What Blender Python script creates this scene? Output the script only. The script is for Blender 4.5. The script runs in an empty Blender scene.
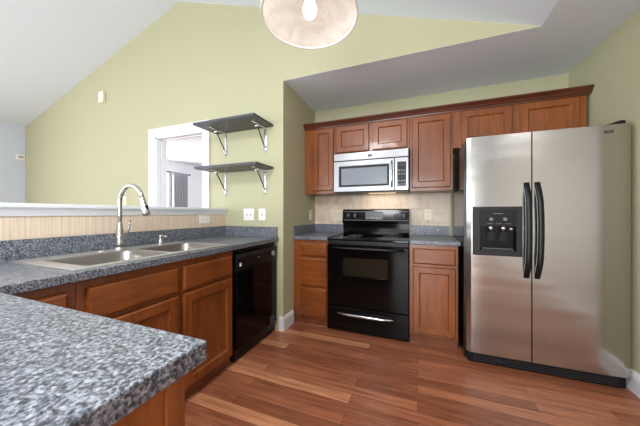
import bpy, bmesh, math, random
from mathutils import Vector, Matrix
random.seed(7)
S = bpy.context.scene
COL = S.collection

# ---------------------------------------------------------------- camera
CH, YAW, FPX = 1.153, 0.3666, 253.6
cam = bpy.data.cameras.new('camera'); camo = bpy.data.objects.new('camera', cam); COL.objects.link(camo)
cam.sensor_width = 36; cam.lens = FPX / 640 * 36; cam.clip_start = 0.02; cam.clip_end = 100
camo.location = (0, 0, CH); camo.rotation_euler = (math.radians(90), 0, YAW)
S.camera = camo
# ---------------------------------------------------------------- world, lights, exposure
S.view_settings.view_transform = 'Standard'; S.view_settings.look = 'None'
S.view_settings.gamma = 1; S.view_settings.use_curve_mapping = False
S.view_settings.exposure = -0.19
S.cycles.use_denoising = True
S.cycles.max_bounces = 10; S.cycles.diffuse_bounces = 6; S.cycles.sample_clamp_indirect = 6
W = bpy.data.worlds.new('daylight'); S.world = W; W.use_nodes = True
W.node_tree.nodes['Background'].inputs[0].default_value = (0.93, 0.97, 1.0, 1)
W.node_tree.nodes['Background'].inputs[1].default_value = 2.2
def area(name, loc, direction, sx, sy, power, col=(1, 1, 1)):
    l = bpy.data.lights.new(name, 'AREA'); l.shape = 'RECTANGLE'; l.size = sx; l.size_y = sy
    l.energy = power; l.color = col
    o = bpy.data.objects.new(name, l); COL.objects.link(o); o.location = loc
    o.rotation_euler = Vector(direction).to_track_quat('-Z', 'Z').to_euler()
    return o
area('west_window_daylight', (-6.2, -1.3, 1.25), (1, 0, 0), 2.4, 2.1, 175, (.86, .94, 1))
area('south_window_daylight', (-3.6, -3.3, 1.35), (0, 1, 0), 2.2, 1.9, 45, (.86, .95, 1))
area('south_door_daylight', (-0.35, -3.3, 1.2), (0, 1, 0), 1.9, 2.1, 125, (.90, .96, 1))
area('bedroom_window_daylight', (-5.85, 4.0, 1.5), (1, 0, 0), 0.9, 1.3, 160, (1, .99, .97))

area('bedroom_east_fill', (-1.5, 5.0, 1.5), (-1, 0, 0), 1.4, 1.4, 78, (.93, .97, 1))  # added fill light inside the bedroom; its east wall has no window
area('overhead_fill', (-.75, -.55, 2.62), (-.05, .2, -1), .6, .6, 70, (.97, .98, 1))  # added unseen fill that brightens the peninsula, countertops and floor from above
area('hall_fill', (1.55, -.6, 2.40), (0, 0, -1), .3, .3, 4, (.97, .98, 1))  # added fill to light the unseen hall
# ---------------------------------------------------------------- key dimensions
YB, YG, XJ, XR = 3.016, 2.185, -1.224, 1.306      # range wall, shelf wall, return wall, right wall
XH, XFC = -1.909, -1.274                           # pass-through wall face, left counter front edge
HC = 2.446; XW = -6.1; YS = -3.2
XRID, ZRID, ZEAVE, XFLAT = -2.61, 3.634, 2.587, 0.80
ZC = 0.914

# ---------------------------------------------------------------- materials
def srgb(r, g, b):
    f = lambda v: (v / 255 / 12.92) if v / 255 <= .04045 else ((v / 255 + .055) / 1.055) ** 2.4
    return (f(r), f(g), f(b), 1)
def mat(name, color, rough=.5, metal=0, bump=0, bscale=60, var=0, vscale=8, coat=0, spec=None):
    m = bpy.data.materials.new(name); m.use_nodes = True
    nt = m.node_tree; b = nt.nodes['Principled BSDF']
    b.inputs['Base Color'].default_value = color; b.inputs['Roughness'].default_value = rough
    b.inputs['Metallic'].default_value = metal
    if coat: b.inputs['Coat Weight'].default_value = coat; b.inputs['Coat Roughness'].default_value = .08
    if spec is not None: b.inputs['Specular IOR Level'].default_value = spec
    tc = nt.nodes.new('ShaderNodeTexCoord')
    if var:
        n = nt.nodes.new('ShaderNodeTexNoise'); n.inputs['Scale'].default_value = vscale; n.inputs['Detail'].default_value = 4
        nt.links.new(tc.outputs['Object'], n.inputs['Vector'])
        r = nt.nodes.new('ShaderNodeValToRGB')
        r.color_ramp.elements[0].position = .3; r.color_ramp.elements[1].position = .7
        r.color_ramp.elements[0].color = tuple(c * (1 - var) for c in color[:3]) + (1,)
        r.color_ramp.elements[1].color = tuple(min(1, c * (1 + var)) for c in color[:3]) + (1,)
        nt.links.new(n.outputs['Fac'], r.inputs['Fac']); nt.links.new(r.outputs['Color'], b.inputs['Base Color'])
    if bump:
        n = nt.nodes.new('ShaderNodeTexNoise'); n.inputs['Scale'].default_value = bscale; n.inputs['Detail'].default_value = 3
        nt.links.new(tc.outputs['Object'], n.inputs['Vector'])
        bp = nt.nodes.new('ShaderNodeBump'); bp.inputs['Strength'].default_value = bump; bp.inputs['Distance'].default_value = .002
        nt.links.new(n.outputs['Fac'], bp.inputs['Height']); nt.links.new(bp.outputs['Normal'], b.inputs['Normal'])
    return m
def nodes(m): return m.node_tree, m.node_tree.nodes['Principled BSDF']
def ramp(nt, stops, interp='LINEAR'):
    r = nt.nodes.new('ShaderNodeValToRGB'); cr = r.color_ramp; cr.interpolation = interp
    while len(cr.elements) < len(stops): cr.elements.new(.5)
    for e, (p, c) in zip(cr.elements, stops): e.position = p; e.color = c
    return r
def objvec(nt, scale, rot=(0, 0, 0), loc=(0, 0, 0)):
    tc = nt.nodes.new('ShaderNodeTexCoord'); mp = nt.nodes.new('ShaderNodeMapping')
    mp.inputs['Scale'].default_value = scale; mp.inputs['Rotation'].default_value = rot; mp.inputs['Location'].default_value = loc
    nt.links.new(tc.outputs['Object'], mp.inputs['Vector']); return mp.outputs['Vector']
def mixrgb(nt, a, b, fac, mode='MIX'):
    m = nt.nodes.new('ShaderNodeMix'); m.data_type = 'RGBA'; m.blend_type = mode
    for sock, v in ((m.inputs[6], a), (m.inputs[7], b), (m.inputs[0], fac)):
        if hasattr(v, 'links'): nt.links.new(v, sock)
        else: sock.default_value = v
    return m.outputs[2]

def laminate(name, stops, rough):
    m = mat(name, (0, 0, 0, 1), rough); nt, b = nodes(m)
    v = objvec(nt, (1, 1, 1))
    n1 = nt.nodes.new('ShaderNodeTexNoise'); n1.inputs['Scale'].default_value = 150; n1.inputs['Detail'].default_value = 2.5; n1.inputs['Roughness'].default_value = .65
    n2 = nt.nodes.new('ShaderNodeTexVoronoi'); n2.inputs['Scale'].default_value = 190
    nt.links.new(v, n1.inputs['Vector']); nt.links.new(v, n2.inputs['Vector'])
    ad = nt.nodes.new('ShaderNodeMath'); ad.operation = 'MULTIPLY_ADD'; ad.inputs[1].default_value = .22
    sep = nt.nodes.new('ShaderNodeSeparateColor'); nt.links.new(n2.outputs['Color'], sep.inputs['Color'])
    nt.links.new(sep.outputs['Red'], ad.inputs[0]); nt.links.new(n1.outputs['Fac'], ad.inputs[2])
    r = ramp(nt, stops); nt.links.new(ad.outputs[0], r.inputs['Fac']); nt.links.new(r.outputs['Color'], b.inputs['Base Color'])
    return m
def wood(name, c0, c1, c2, sc, rough=.32):
    m = mat(name, c1, rough, coat=.25); nt, b = nodes(m)
    v = objvec(nt, sc)
    n = nt.nodes.new('ShaderNodeTexNoise'); n.inputs['Scale'].default_value = 1; n.inputs['Detail'].default_value = 6; n.inputs['Roughness'].default_value = .6
    n.inputs['Distortion'].default_value = .6
    nt.links.new(v, n.inputs['Vector'])
    r = ramp(nt, [(.25, c0), (.5, c1), (.78, c2)]); nt.links.new(n.outputs['Fac'], r.inputs['Fac'])
    big = nt.nodes.new('ShaderNodeTexNoise'); big.inputs['Scale'].default_value = 5; nt.links.new(objvec(nt, (1, 1, .6)), big.inputs['Vector'])
    br = ramp(nt, [(.3, (.8, .78, .76, 1)), (.7, (1.12, 1.12, 1.12, 1))]); nt.links.new(big.outputs['Fac'], br.inputs['Fac'])
    nt.links.new(mixrgb(nt, r.outputs['Color'], br.outputs['Color'], 1.0, 'MULTIPLY'), b.inputs['Base Color'])
    return m
M = {}
M['green'] = mat('green wall paint', srgb(184, 181, 147), .75, bump=.06, bscale=220)
M['white_ceiling'] = mat('white ceiling paint', srgb(224, 235, 243), .85, bump=.12, bscale=160)
M['door_beige'] = mat('beige painted door', srgb(196, 189, 178), .5)
M['beige_wall'] = mat('warm beige wall paint', srgb(206, 202, 194), .8)
M['blue_wall'] = mat('pale blue wall paint', srgb(206, 214, 224), .75)
M['white_paint'] = mat('white trim paint', srgb(226, 228, 231), .4)
M['white_room'] = mat('white bedroom paint', srgb(225, 228, 234), .7)
M['lam'] = laminate('speckled grey laminate', [(.42, srgb(46, 48, 53)), (.55, srgb(80, 83, 90)), (.67, srgb(120, 125, 133)), (.86, srgb(166, 172, 180))], .3)
M['shelf'] = laminate('dark charcoal laminate', [(.4, srgb(30, 31, 34)), (.6, srgb(62, 63, 68)), (.78, srgb(104, 106, 112))], .4)
wc = (srgb(110, 57, 22), srgb(134, 73, 31), srgb(152, 87, 40))
M['wood'] = wood('cherry wood upright grain', *wc, (34, 34, 3.2))
M['wood_x'] = wood('cherry wood level grain', *wc, (3.2, 34, 34))
M['wood_y'] = wood('cherry wood level grain lengthwise', *wc, (34, 3.2, 34))
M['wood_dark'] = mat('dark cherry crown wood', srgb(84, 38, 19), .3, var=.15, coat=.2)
M['kick'] = mat('dark toe kick wood', srgb(112, 64, 36), .5, var=.2)
M['black'] = mat('gloss black enamel', srgb(8, 7, 7), .1, spec=.22)
M['shaded_bowl_steel'] = mat('shaded sink bowl steel', srgb(168, 165, 161), .36, 1)  # sink steel in a darker tone; the bowl's shade is in the colour
M['niche'] = mat('black dispenser lining', srgb(9, 9, 10), .3, spec=.25)
M['side'] = mat('dark glossy side panel', srgb(20, 19, 19), .16, spec=.6)
M['black_matte'] = mat('satin black plastic', srgb(13, 13, 14), .35, bump=.02, spec=.35)
M['black_glass'] = mat('black ceramic glass', srgb(7, 7, 8), .06, spec=.4)
M['dark_grey'] = mat('charcoal plastic', srgb(34, 35, 38), .4, spec=.35)
M['mid_grey'] = mat('grey print', srgb(120, 122, 126), .5)
M['chrome'] = mat('chrome', srgb(215, 216, 220), .14, 1, var=.02)
M['nickel'] = mat('brushed nickel', srgb(186, 184, 180), .27, 1, var=.04, vscale=40)
M['white_plastic'] = mat('white plastic', srgb(238, 236, 230), .35)
M['cream_plastic'] = mat('cream plastic', srgb(236, 226, 196), .4)
M['grey_plastic'] = mat('grey socket plastic', srgb(150, 148, 146), .5)
M['curtain'] = mat('grey curtain cloth', srgb(158, 161, 168), .9, bump=.1)
M['cream_trim'] = mat('cream tile edging', srgb(214, 200, 176), .35)
M['win_blind'] = mat('light grey panel', srgb(140, 148, 156), .22, 0)
M['oven_in'] = mat('oven enamel', srgb(104, 98, 86), .5)
def steel(name, col, rough, scl, bumps=.05, aniso=.5):
    m = mat(name, col, rough, 1); nt, b = nodes(m)
    n = nt.nodes.new('ShaderNodeTexNoise'); n.inputs['Scale'].default_value = 1; n.inputs['Detail'].default_value = 4
    nt.links.new(objvec(nt, scl), n.inputs['Vector'])
    r = ramp(nt, [(.3, (rough * .93,) * 3 + (1,)), (.7, (rough * 1.07,) * 3 + (1,))]); nt.links.new(n.outputs['Fac'], r.inputs['Fac'])
    nt.links.new(r.outputs['Color'], b.inputs['Roughness'])
    w = nt.nodes.new('ShaderNodeTexNoise'); w.inputs['Scale'].default_value = 1; w.inputs['Detail'].default_value = 1
    nt.links.new(objvec(nt, (1.1, 1.1, 7)), w.inputs['Vector'])
    bp = nt.nodes.new('ShaderNodeBump'); bp.inputs['Strength'].default_value = bumps; bp.inputs['Distance'].default_value = .02
    nt.links.new(w.outputs['Fac'], bp.inputs['Height']); nt.links.new(bp.outputs['Normal'], b.inputs['Normal'])
    return m
M['steel'] = steel('brushed stainless door steel', srgb(180, 178, 172), .2, (1.5, 1.5, 60), .22)
M['mw_steel'] = steel('light stainless steel', srgb(164, 164, 166), .3, (2, 2, 60), .02)
M['lit_rim_steel'] = steel('satin lit rim steel', srgb(236, 236, 235), .36, (60, 3, 3), .0)  # same sink steel made lighter; the rim's brightness is in the colour
def emis(name, col, s):
    m = bpy.data.materials.new(name); m.use_nodes = True; b = m.node_tree.nodes['Principled BSDF']
    b.inputs['Base Color'].default_value = col; b.inputs['Emission Color'].default_value = col; b.inputs['Emission Strength'].default_value = s
    return m
M['bulb'] = emis('glowing bulb', (1, .96, .9, 1), 3)
M['mwlamp'] = emis('warm cooktop lamp', (1, .82, .55, 1), 0.8)
M['display'] = mat('dark display glass', srgb(20, 25, 29), .3)
# thin window glass
def glass(name, col=(1, 1, 1, 1), refl=.08):
    m = bpy.data.materials.new(name); m.use_nodes = True; nt = m.node_tree; nt.nodes.clear()
    o = nt.nodes.new('ShaderNodeOutputMaterial'); mx = nt.nodes.new('ShaderNodeMixShader'); mx.inputs[0].default_value = refl
    t = nt.nodes.new('ShaderNodeBsdfTransparent'); t.inputs[0].default_value = col; g = nt.nodes.new('ShaderNodeBsdfGlossy'); g.inputs['Roughness'].default_value = .02
    nt.links.new(t.outputs[0], mx.inputs[1]); nt.links.new(g.outputs[0], mx.inputs[2]); nt.links.new(mx.outputs[0], o.inputs[0]); return m
M['glass'] = glass('clear window glass')
M['oven_glass'] = glass('smoked oven glass', (.62, .60, .56, 1), .05)
# alabaster glass of the lamp shade
def alabaster():
    m = bpy.data.materials.new('alabaster glass'); m.use_nodes = True; nt = m.node_tree; nt.nodes.clear()
    o = nt.nodes.new('ShaderNodeOutputMaterial'); mx = nt.nodes.new('ShaderNodeMixShader'); mx.inputs[0].default_value = .45
    d = nt.nodes.new('ShaderNodeBsdfDiffuse'); t = nt.nodes.new('ShaderNodeBsdfTranslucent')
    n = nt.nodes.new('ShaderNodeTexNoise'); n.inputs['Scale'].default_value = 4; n.inputs['Detail'].default_value = 3; n.inputs['Distortion'].default_value = 3
    nt.links.new(objvec(nt, (1, 1, 1)), n.inputs['Vector'])
    r = ramp(nt, [(.35, srgb(228, 222, 216)), (.5, srgb(240, 236, 230)), (.62, srgb(230, 225, 220))])
    nt.links.new(n.outputs['Fac'], r.inputs['Fac'])
    nt.links.new(r.outputs['Color'], d.inputs[0]); nt.links.new(r.outputs['Color'], t.inputs[0])
    nt.links.new(d.outputs[0], mx.inputs[1]); nt.links.new(t.outputs[0], mx.inputs[2]); nt.links.new(mx.outputs[0], o.inputs[0]); return m
M['alabaster'] = alabaster()
# plank floor, boards along X
def plank_floor():
    m = mat('reddish brown plank floor', (0, 0, 0, 1), .3, coat=.1); nt, b = nodes(m)
    v = objvec(nt, (1, 1, 1))
    br = nt.nodes.new('ShaderNodeTexBrick'); br.offset = .37; br.offset_frequency = 2; br.squash = 1
    br.inputs['Scale'].default_value = 1; br.inputs['Brick Width'].default_value = 1.05; br.inputs['Row Height'].default_value = .083
    br.inputs['Mortar Size'].default_value = .0011; br.inputs['Mortar Smooth'].default_value = .2; br.inputs['Bias'].default_value = 0
    br.inputs['Color1'].default_value = (0, 0, 0, 1); br.inputs['Color2'].default_value = (1, 1, 1, 1); br.inputs['Mortar'].default_value = (.3, .3, .3, 1)
    nt.links.new(v, br.inputs['Vector'])
    tone = ramp(nt, [(.0, srgb(138, 82, 56)), (.4, srgb(158, 97, 68)), (.75, srgb(172, 109, 77)), (1, srgb(202, 141, 102))])
    nt.links.new(br.outputs['Color'], tone.inputs['Fac'])
    g = nt.nodes.new('ShaderNodeTexNoise'); g.inputs['Scale'].default_value = 1; g.inputs['Detail'].default_value = 6; g.inputs['Distortion'].default_value = .4
    nt.links.new(objvec(nt, (3.2, 46, 10)), g.inputs['Vector'])
    gr = ramp(nt, [(.3, (.66, .62, .6, 1)), (.55, (1, 1, 1, 1)), (.75, (1.25, 1.22, 1.2, 1))]); nt.links.new(g.outputs['Fac'], gr.inputs['Fac'])
    c = mixrgb(nt, tone.outputs['Color'], gr.outputs['Color'], 1, 'MULTIPLY')
    c = mixrgb(nt, c, srgb(52, 28, 20), br.outputs['Fac'])
    nt.links.new(c, b.inputs['Base Color'])
    bp = nt.nodes.new('ShaderNodeBump'); bp.inputs['Strength'].default_value = .25; bp.inputs['Distance'].default_value = .001; bp.invert = True
    nt.links.new(br.outputs['Fac'], bp.inputs['Height']); nt.links.new(bp.outputs['Normal'], b.inputs['Normal'])
    return m
M['floor'] = plank_floor()
def tile_mat():
    m = mat('beige travertine tile', (0, 0, 0, 1), .4); nt, b = nodes(m)
    br = nt.nodes.new('ShaderNodeTexBrick'); br.offset = .5; br.inputs['Scale'].default_value = 1
    br.inputs['Brick Width'].default_value = .19; br.inputs['Row Height'].default_value = .152
    br.inputs['Mortar Size'].default_value = .002; br.inputs['Mortar Smooth'].default_value = .1
    br.inputs['Color1'].default_value = srgb(206, 188, 166); br.inputs['Color2'].default_value = srgb(226, 212, 194); br.inputs['Mortar'].default_value = srgb(186, 172, 154)
    tc = nt.nodes.new('ShaderNodeTexCoord'); mp = nt.nodes.new('ShaderNodeMapping')
    mp.inputs['Rotation'].default_value = (math.radians(-90), 0, 0); mp.inputs['Location'].default_value = (.014, 0, -.03)
    nt.links.new(tc.outputs['Object'], mp.inputs['Vector'])
    # brick uses X and Y: send world X -> X, world Z -> Y
    sp = nt.nodes.new('ShaderNodeSeparateXYZ'); cb = nt.nodes.new('ShaderNodeCombineXYZ')
    nt.links.new(tc.outputs['Object'], sp.inputs[0]); nt.links.new(sp.outputs['X'], cb.inputs['X']); nt.links.new(sp.outputs['Z'], cb.inputs['Y'])
    nt.links.new(cb.outputs[0], br.inputs['Vector'])
    n = nt.nodes.new('ShaderNodeTexNoise'); n.inputs['Scale'].default_value = 14; n.inputs['Detail'].default_value = 6
    nt.links.new(tc.outputs['Object'], n.inputs['Vector'])
    r = ramp(nt, [(.3, (.86, .83, .8, 1)), (.7, (1.1, 1.1, 1.1, 1))]); nt.links.new(n.outputs['Fac'], r.inputs['Fac'])
    nt.links.new(mixrgb(nt, br.outputs['Color'], r.outputs['Color'], 1, 'MULTIPLY'), b.inputs['Base Color'])
    bp = nt.nodes.new('ShaderNodeBump'); bp.inputs['Strength'].default_value = .4; bp.inputs['Distance'].default_value = .002; bp.invert = True
    nt.links.new(br.outputs['Fac'], bp.inputs['Height']); nt.links.new(bp.outputs['Normal'], b.inputs['Normal'])
    return m
M['tile'] = tile_mat()
def ribbed():
    m = mat('beige ribbed wall panel', (0, 0, 0, 1), .6); nt, b = nodes(m)
    n = nt.nodes.new('ShaderNodeTexNoise'); n.inputs['Scale'].default_value = 1; n.inputs['Detail'].default_value = 3
    nt.links.new(objvec(nt, (1, 95, 2)), n.inputs['Vector'])
    r = ramp(nt, [(.3, srgb(206, 184, 160)), (.5, srgb(218, 198, 175)), (.7, srgb(227, 209, 188))]); nt.links.new(n.outputs['Fac'], r.inputs['Fac'])
    nt.links.new(r.outputs['Color'], b.inputs['Base Color']); return m
M['ribbed'] = ribbed()

# ---------------------------------------------------------------- mesh helpers
WL = {}          # world location of every root and child (children share their root's origin)
class MB:
    def __init__(self): self.bm = bmesh.new(); self.smooth = []
    def _bev(self, geom_edges, w, seg=2):
        if w > 0: bmesh.ops.bevel(self.bm, geom=geom_edges, offset=w, segments=seg, affect='EDGES', profile=.5)
    def box(self, x0, x1, y0, y1, z0, z1, bev=0, seg=2):
        x0, x1 = sorted((x0, x1)); y0, y1 = sorted((y0, y1)); z0, z1 = sorted((z0, z1))
        r = bmesh.ops.create_cube(self.bm, size=1, matrix=Matrix.Translation(((x0 + x1) / 2, (y0 + y1) / 2, (z0 + z1) / 2)) @ Matrix.Diagonal((x1 - x0, y1 - y0, z1 - z0, 1)))
        es = list({e for v in r['verts'] for e in v.link_edges})
        self._bev(es, min(bev, .45 * min(x1 - x0, y1 - y0, z1 - z0)), seg); return self
    def cyl(self, p0, p1, r0, r1=None, n=24, cap=True, bev=0):
        r1 = r0 if r1 is None else r1
        p0, p1 = Vector(p0), Vector(p1); d = p1 - p0
        q = d.to_track_quat('Z', 'Y').to_matrix().to_4x4()
        r = bmesh.ops.create_cone(self.bm, cap_ends=cap, segments=n, radius1=r0, radius2=r1, depth=d.length, matrix=Matrix.Translation((p0 + p1) / 2) @ q)
        fs = {f for v in r['verts'] for f in v.link_faces}
        for f in fs:
            if len(f.verts) == 4: f.smooth = True
        if bev:
            es = [e for v in r['verts'] for e in v.link_edges]; es = list({e for e in es if any(len(f.verts) > 4 for f in e.link_faces)})
            self._bev(es, bev, 2)
        return self
    def tube(self, pts, rad, n=12, caps=True):
        pts = [Vector(p) for p in pts]; rs = rad if isinstance(rad, (list, tuple)) else [rad] * len(pts)
        rings = []; ref = None
        for i, p in enumerate(pts):
            t = (pts[min(i + 1, len(pts) - 1)] - pts[max(i - 1, 0)]).normalized()
            if ref is None: ref = t.orthogonal().normalized()
            ref = (ref - t * ref.dot(t)).normalized(); bi = t.cross(ref)
            rings.append([self.bm.verts.new(p + (ref * math.cos(a) + bi * math.sin(a)) * rs[i]) for a in [2 * math.pi * k / n for k in range(n)]])
        for a, b in zip(rings, rings[1:]):
            for k in range(n):
                f = self.bm.faces.new((a[k], a[(k + 1) % n], b[(k + 1) % n], b[k])); f.smooth = True
        if caps: self.bm.faces.new(rings[0][::-1]); self.bm.faces.new(rings[-1])
        return self
    def lathe(self, prof, c, n=40, axis='Z', close=True, smooth=True):
        rings = []
        for r, h in prof:
            ring = []
            for k in range(n):
                a = 2 * math.pi * k / n; u, v = r * math.cos(a), r * math.sin(a)
                p = {'Z': (u, v, h), 'Y': (u, h, v), 'X': (h, u, v)}[axis]
                ring.append(self.bm.verts.new(Vector(c) + Vector(p)))
            rings.append(ring)
        for a, b in zip(rings, rings[1:]):
            for k in range(n):
                f = self.bm.faces.new((a[k], a[(k + 1) % n], b[(k + 1) % n], b[k])); f.smooth = smooth
        if close: self.bm.faces.new(rings[0][::-1]); self.bm.faces.new(rings[-1])
        return self
    def prism(self, poly, fn, a, b, smooth=False):
        """poly of 2D points extruded between a and b; fn(u, v, w) -> xyz"""
        va = [self.bm.verts.new(fn(u, v, a)) for u, v in poly]; vb = [self.bm.verts.new(fn(u, v, b)) for u, v in poly]
        n = len(poly); self.bm.faces.new(va[::-1]); self.bm.faces.new(vb)
        for k in range(n):
            f = self.bm.faces.new((va[k], va[(k + 1) % n], vb[(k + 1) % n], vb[k])); f.smooth = smooth
        return self
    def loft(self, loops, cap0=True, cap1=True, smooth=False):
        L = [[self.bm.verts.new(p) for p in lp] for lp in loops]; n = len(L[0])
        for a, b in zip(L, L[1:]):
            for k in range(n):
                f = self.bm.faces.new((a[k], a[(k + 1) % n], b[(k + 1) % n], b[k])); f.smooth = smooth
        if cap0: self.bm.faces.new(L[0][::-1])
        if cap1: self.bm.faces.new(L[-1])
        return self
    def quad(self, *ps):
        self.bm.faces.new([self.bm.verts.new(p) for p in ps]); return self
    def build(self, name, m, parent=None, origin=None, recalc=True):
        if recalc: bmesh.ops.recalc_face_normals(self.bm, faces=self.bm.faces[:])
        if parent is not None: origin = WL[parent]
        elif origin is None:
            vs = [v.co for v in self.bm.verts]
            lo = [min(v[i] for v in vs) for i in range(3)]; hi = [max(v[i] for v in vs) for i in range(3)]
            origin = Vector(((lo[0] + hi[0]) / 2, (lo[1] + hi[1]) / 2, lo[2]))
        origin = Vector(origin)
        bmesh.ops.translate(self.bm, verts=self.bm.verts[:], vec=-origin)
        me = bpy.data.meshes.new(name); self.bm.to_mesh(me); self.bm.free(); me.materials.append(m)
        o = bpy.data.objects.new(name, me); COL.objects.link(o)
        if parent is not None: o.parent = parent
        else: o.location = origin
        WL[o] = origin
        return o
def tag(o, label, cat, group=None):
    o['label'] = label; o['category'] = cat
    if group: o['group'] = group
    return o
def thing(name, label, cat, loc, group=None):
    o = bpy.data.objects.new(name, None); COL.objects.link(o); o.location = loc; o.empty_display_size = .05
    WL[o] = Vector(loc); return tag(o, label, cat, group)
def struct(mb, name, m, origin=(0, 0, 0)):
    o = mb.build(name, m, None, origin); o['kind'] = 'structure'; return o
def dup(root, delta, label=None):
    r = root.copy(); COL.objects.link(r); r.location = root.location + Vector(delta)
    if label: r['label'] = label
    for ch in list(root.children):
        c = ch.copy(); COL.objects.link(c); c.parent = r
        for g in list(ch.children):
            d = g.copy(); COL.objects.link(d); d.parent = c
    return r
# mappings: (u along the face, out from it, z)
def faceY(Y): return lambda u, o, z: (u, Y - o, z)           # faces the camera (-Y)
def faceYp(Y): return lambda u, o, z: (u, Y + o, z)          # faces +Y
def faceX(X): return lambda u, o, z: (X + o, u, z)           # faces +X
def fbox(mb, F, u0, u1, o0, o1, z0, z1, bev=0):
    a, b = F(u0, o0, z0), F(u1, o1, z1); return mb.box(a[0], b[0], a[1], b[1], a[2], b[2], bev)
def rect(F, u0, u1, z0, z1, i, o): return [F(u0 + i, o, z0 + i), F(u1 - i, o, z0 + i), F(u1 - i, o, z1 - i), F(u0 + i, o, z1 - i)]
def slab(parent, name, F, u0, u1, z0, z1, m, t=.022):
    return MB().loft([rect(F, u0, u1, z0, z1, 0, .0005), rect(F, u0, u1, z0, z1, 0, t - .010), rect(F, u0, u1, z0, z1, .004, t - .004), rect(F, u0, u1, z0, z1, .012, t)]).build(name, m, parent)
def shaker(parent, F, u0, u1, z0, z1, m, mp, w=.054, t=.022, name='door'):
    f = MB().loft([rect(F, u0, u1, z0, z1, 0, .0005), rect(F, u0, u1, z0, z1, 0, t - .007), rect(F, u0, u1, z0, z1, .006, t),
                   rect(F, u0, u1, z0, z1, w, t), rect(F, u0, u1, z0, z1, w + .003, t - .003), rect(F, u0, u1, z0, z1, w + .010, t - .012),
                   rect(F, u0, u1, z0, z1, w + .010, .002)], True, False).build(name, m, parent)
    i = w + .0105
    MB().loft([rect(F, u0, u1, z0, z1, i, .002), rect(F, u0, u1, z0, z1, i, t - .0115)]).build('door_panel', mp, f)
    return f

# ================================================================ SETTING
struct(MB().box(XW - .3, 2.1, YS - .3, 8.3, -.12, 0), 'floor', M['floor'])
# range wall + stub behind, right wall, return wall
struct(MB().box(XJ - .12, XR + .12, YB, YB + .12, 0, HC + .05), 'wall_north', M['green'])
YE, XE = 1.88, 1.80          # right wall ends; unseen side hall added for what the refrigerator reflects
struct(MB().box(XR, XR + .12, YE, YB, 0, HC + .05), 'wall_east', M['green'])
struct(MB().box(XE, XE + .12, YS, YE + .12, 0, HC + .05).box(XR + .12, XE, YE, YE + .12, 0, HC + .05), 'wall_hall', M['beige_wall'])
struct(MB().box(XR - .012, XR + .132, YE - .012, YE, 0, 2.2), 'trim_3', M['white_paint'])
# gable wall with the shelves: doorway cut, sloping top, ends at the return
DX0, DX1, DZ = -2.99, -2.23, 2.075
slopeR = (ZRID - HC) / (XFLAT - XRID)
zr = lambda x: ZRID - slopeR * (x - XRID)
zl = lambda x: ZEAVE + (ZRID - ZEAVE) * (x - XW) / (XRID - XW)
g = MB(); G = lambda u, v, w: (u, w, v)
g.prism([(XW, 0), (DX0, 0), (DX0, zl(DX0) + .04), (XW, ZEAVE + .04)], G, YG, YG + .115)
g.prism([(DX0, DZ), (DX1, DZ), (DX1, zr(DX1) + .04), (XRID, ZRID + .04), (DX0, zl(DX0) + .04)], G, YG, YG + .115)
g.prism([(DX1, 0), (XJ, 0), (XJ, zr(XJ) + .04), (DX1, zr(DX1) + .04)], G, YG, YG + .115)
struct(g, 'wall_northwest', M['green'])
struct(MB().prism([(XJ, HC), (XFLAT, HC), (XFLAT, HC + .02), (XJ, zr(XJ) + .04)], G, YG, YG + .115), 'wall_gable', M['green'])
struct(MB().box(XJ - .12, XJ, YG + .115, YB, 0, HC + .05), 'wall_return', M['green'])
# west wall with a wide window opening, south wall with two openings
w = MB()
w.box(XW - .12, XW, YS, -2.5, 0, ZEAVE + .05).box(XW - .12, XW, -.1, YG + .115, 0, ZEAVE + .05).box(XW - .12, XW, -2.5, -.1, 0, .2).box(XW - .12, XW, -2.5, -.1, 2.3, ZEAVE + .05)
struct(w, 'wall_west', M['blue_wall'])
s = MB(); YS2 = YS - .12
s.box(XW, -4.7, YS2, YS, 0, 2.3).box(-2.5, -1.3, YS2, YS, 0, 2.3).box(.6, 1.9, YS2, YS, 0, 2.3).box(-4.7, -2.5, YS2, YS, 0, .4)
s.prism([(XW, 2.3), (1.9, 2.3), (1.9, HC + .04), (XFLAT, HC + .04), (XRID, ZRID + .04), (XW, ZEAVE + .04)], G, YS2, YS)
struct(s, 'wall_south', M['white_room'])
# ceilings
struct(MB().prism([(XW, ZEAVE), (XRID, ZRID), (XRID, ZRID + .1), (XW, ZEAVE + .1)], G, YS, YG), 'ceiling_west', M['white_ceiling'])
struct(MB().prism([(XRID, ZRID), (XFLAT, HC), (XFLAT, HC + .1), (XRID, ZRID + .1)], G, YS, YG), 'ceiling_east', M['white_ceiling'])
struct(MB().prism([(XJ, YG + .0005), (XFLAT, YG + .0005), (XFLAT, YS), (1.9, YS), (1.9, YB), (XJ, YB)], lambda u, v, w: (u, v, w), HC - .001, HC + .1), 'ceiling', M['white_ceiling'])
# pass-through half wall with its ribbed panel, ledge and moulding
struct(MB().box(XH - .139, XH - .022, -1.2, YG, 0, 1.179), 'wall_center', M['white_paint'])
struct(MB().box(XH - .022, XH - .019, -1.2, YG, 1.0, 1.179), 'trim_1', M['ribbed'])
l = MB().box(XH - .20, XH + .012, -1.22, YG - .001, 1.179, 1.204, .006)
l.prism([(XH - .019, 1.179), (XH + .0, 1.179), (XH - .002, 1.166), (XH - .008, 1.15), (XH - .012, 1.137), (XH - .019, 1.137)], lambda u, v, w: (u, w, v), -1.2, YG - .001)
struct(l, 'trim_2', M['white_paint'])
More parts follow.
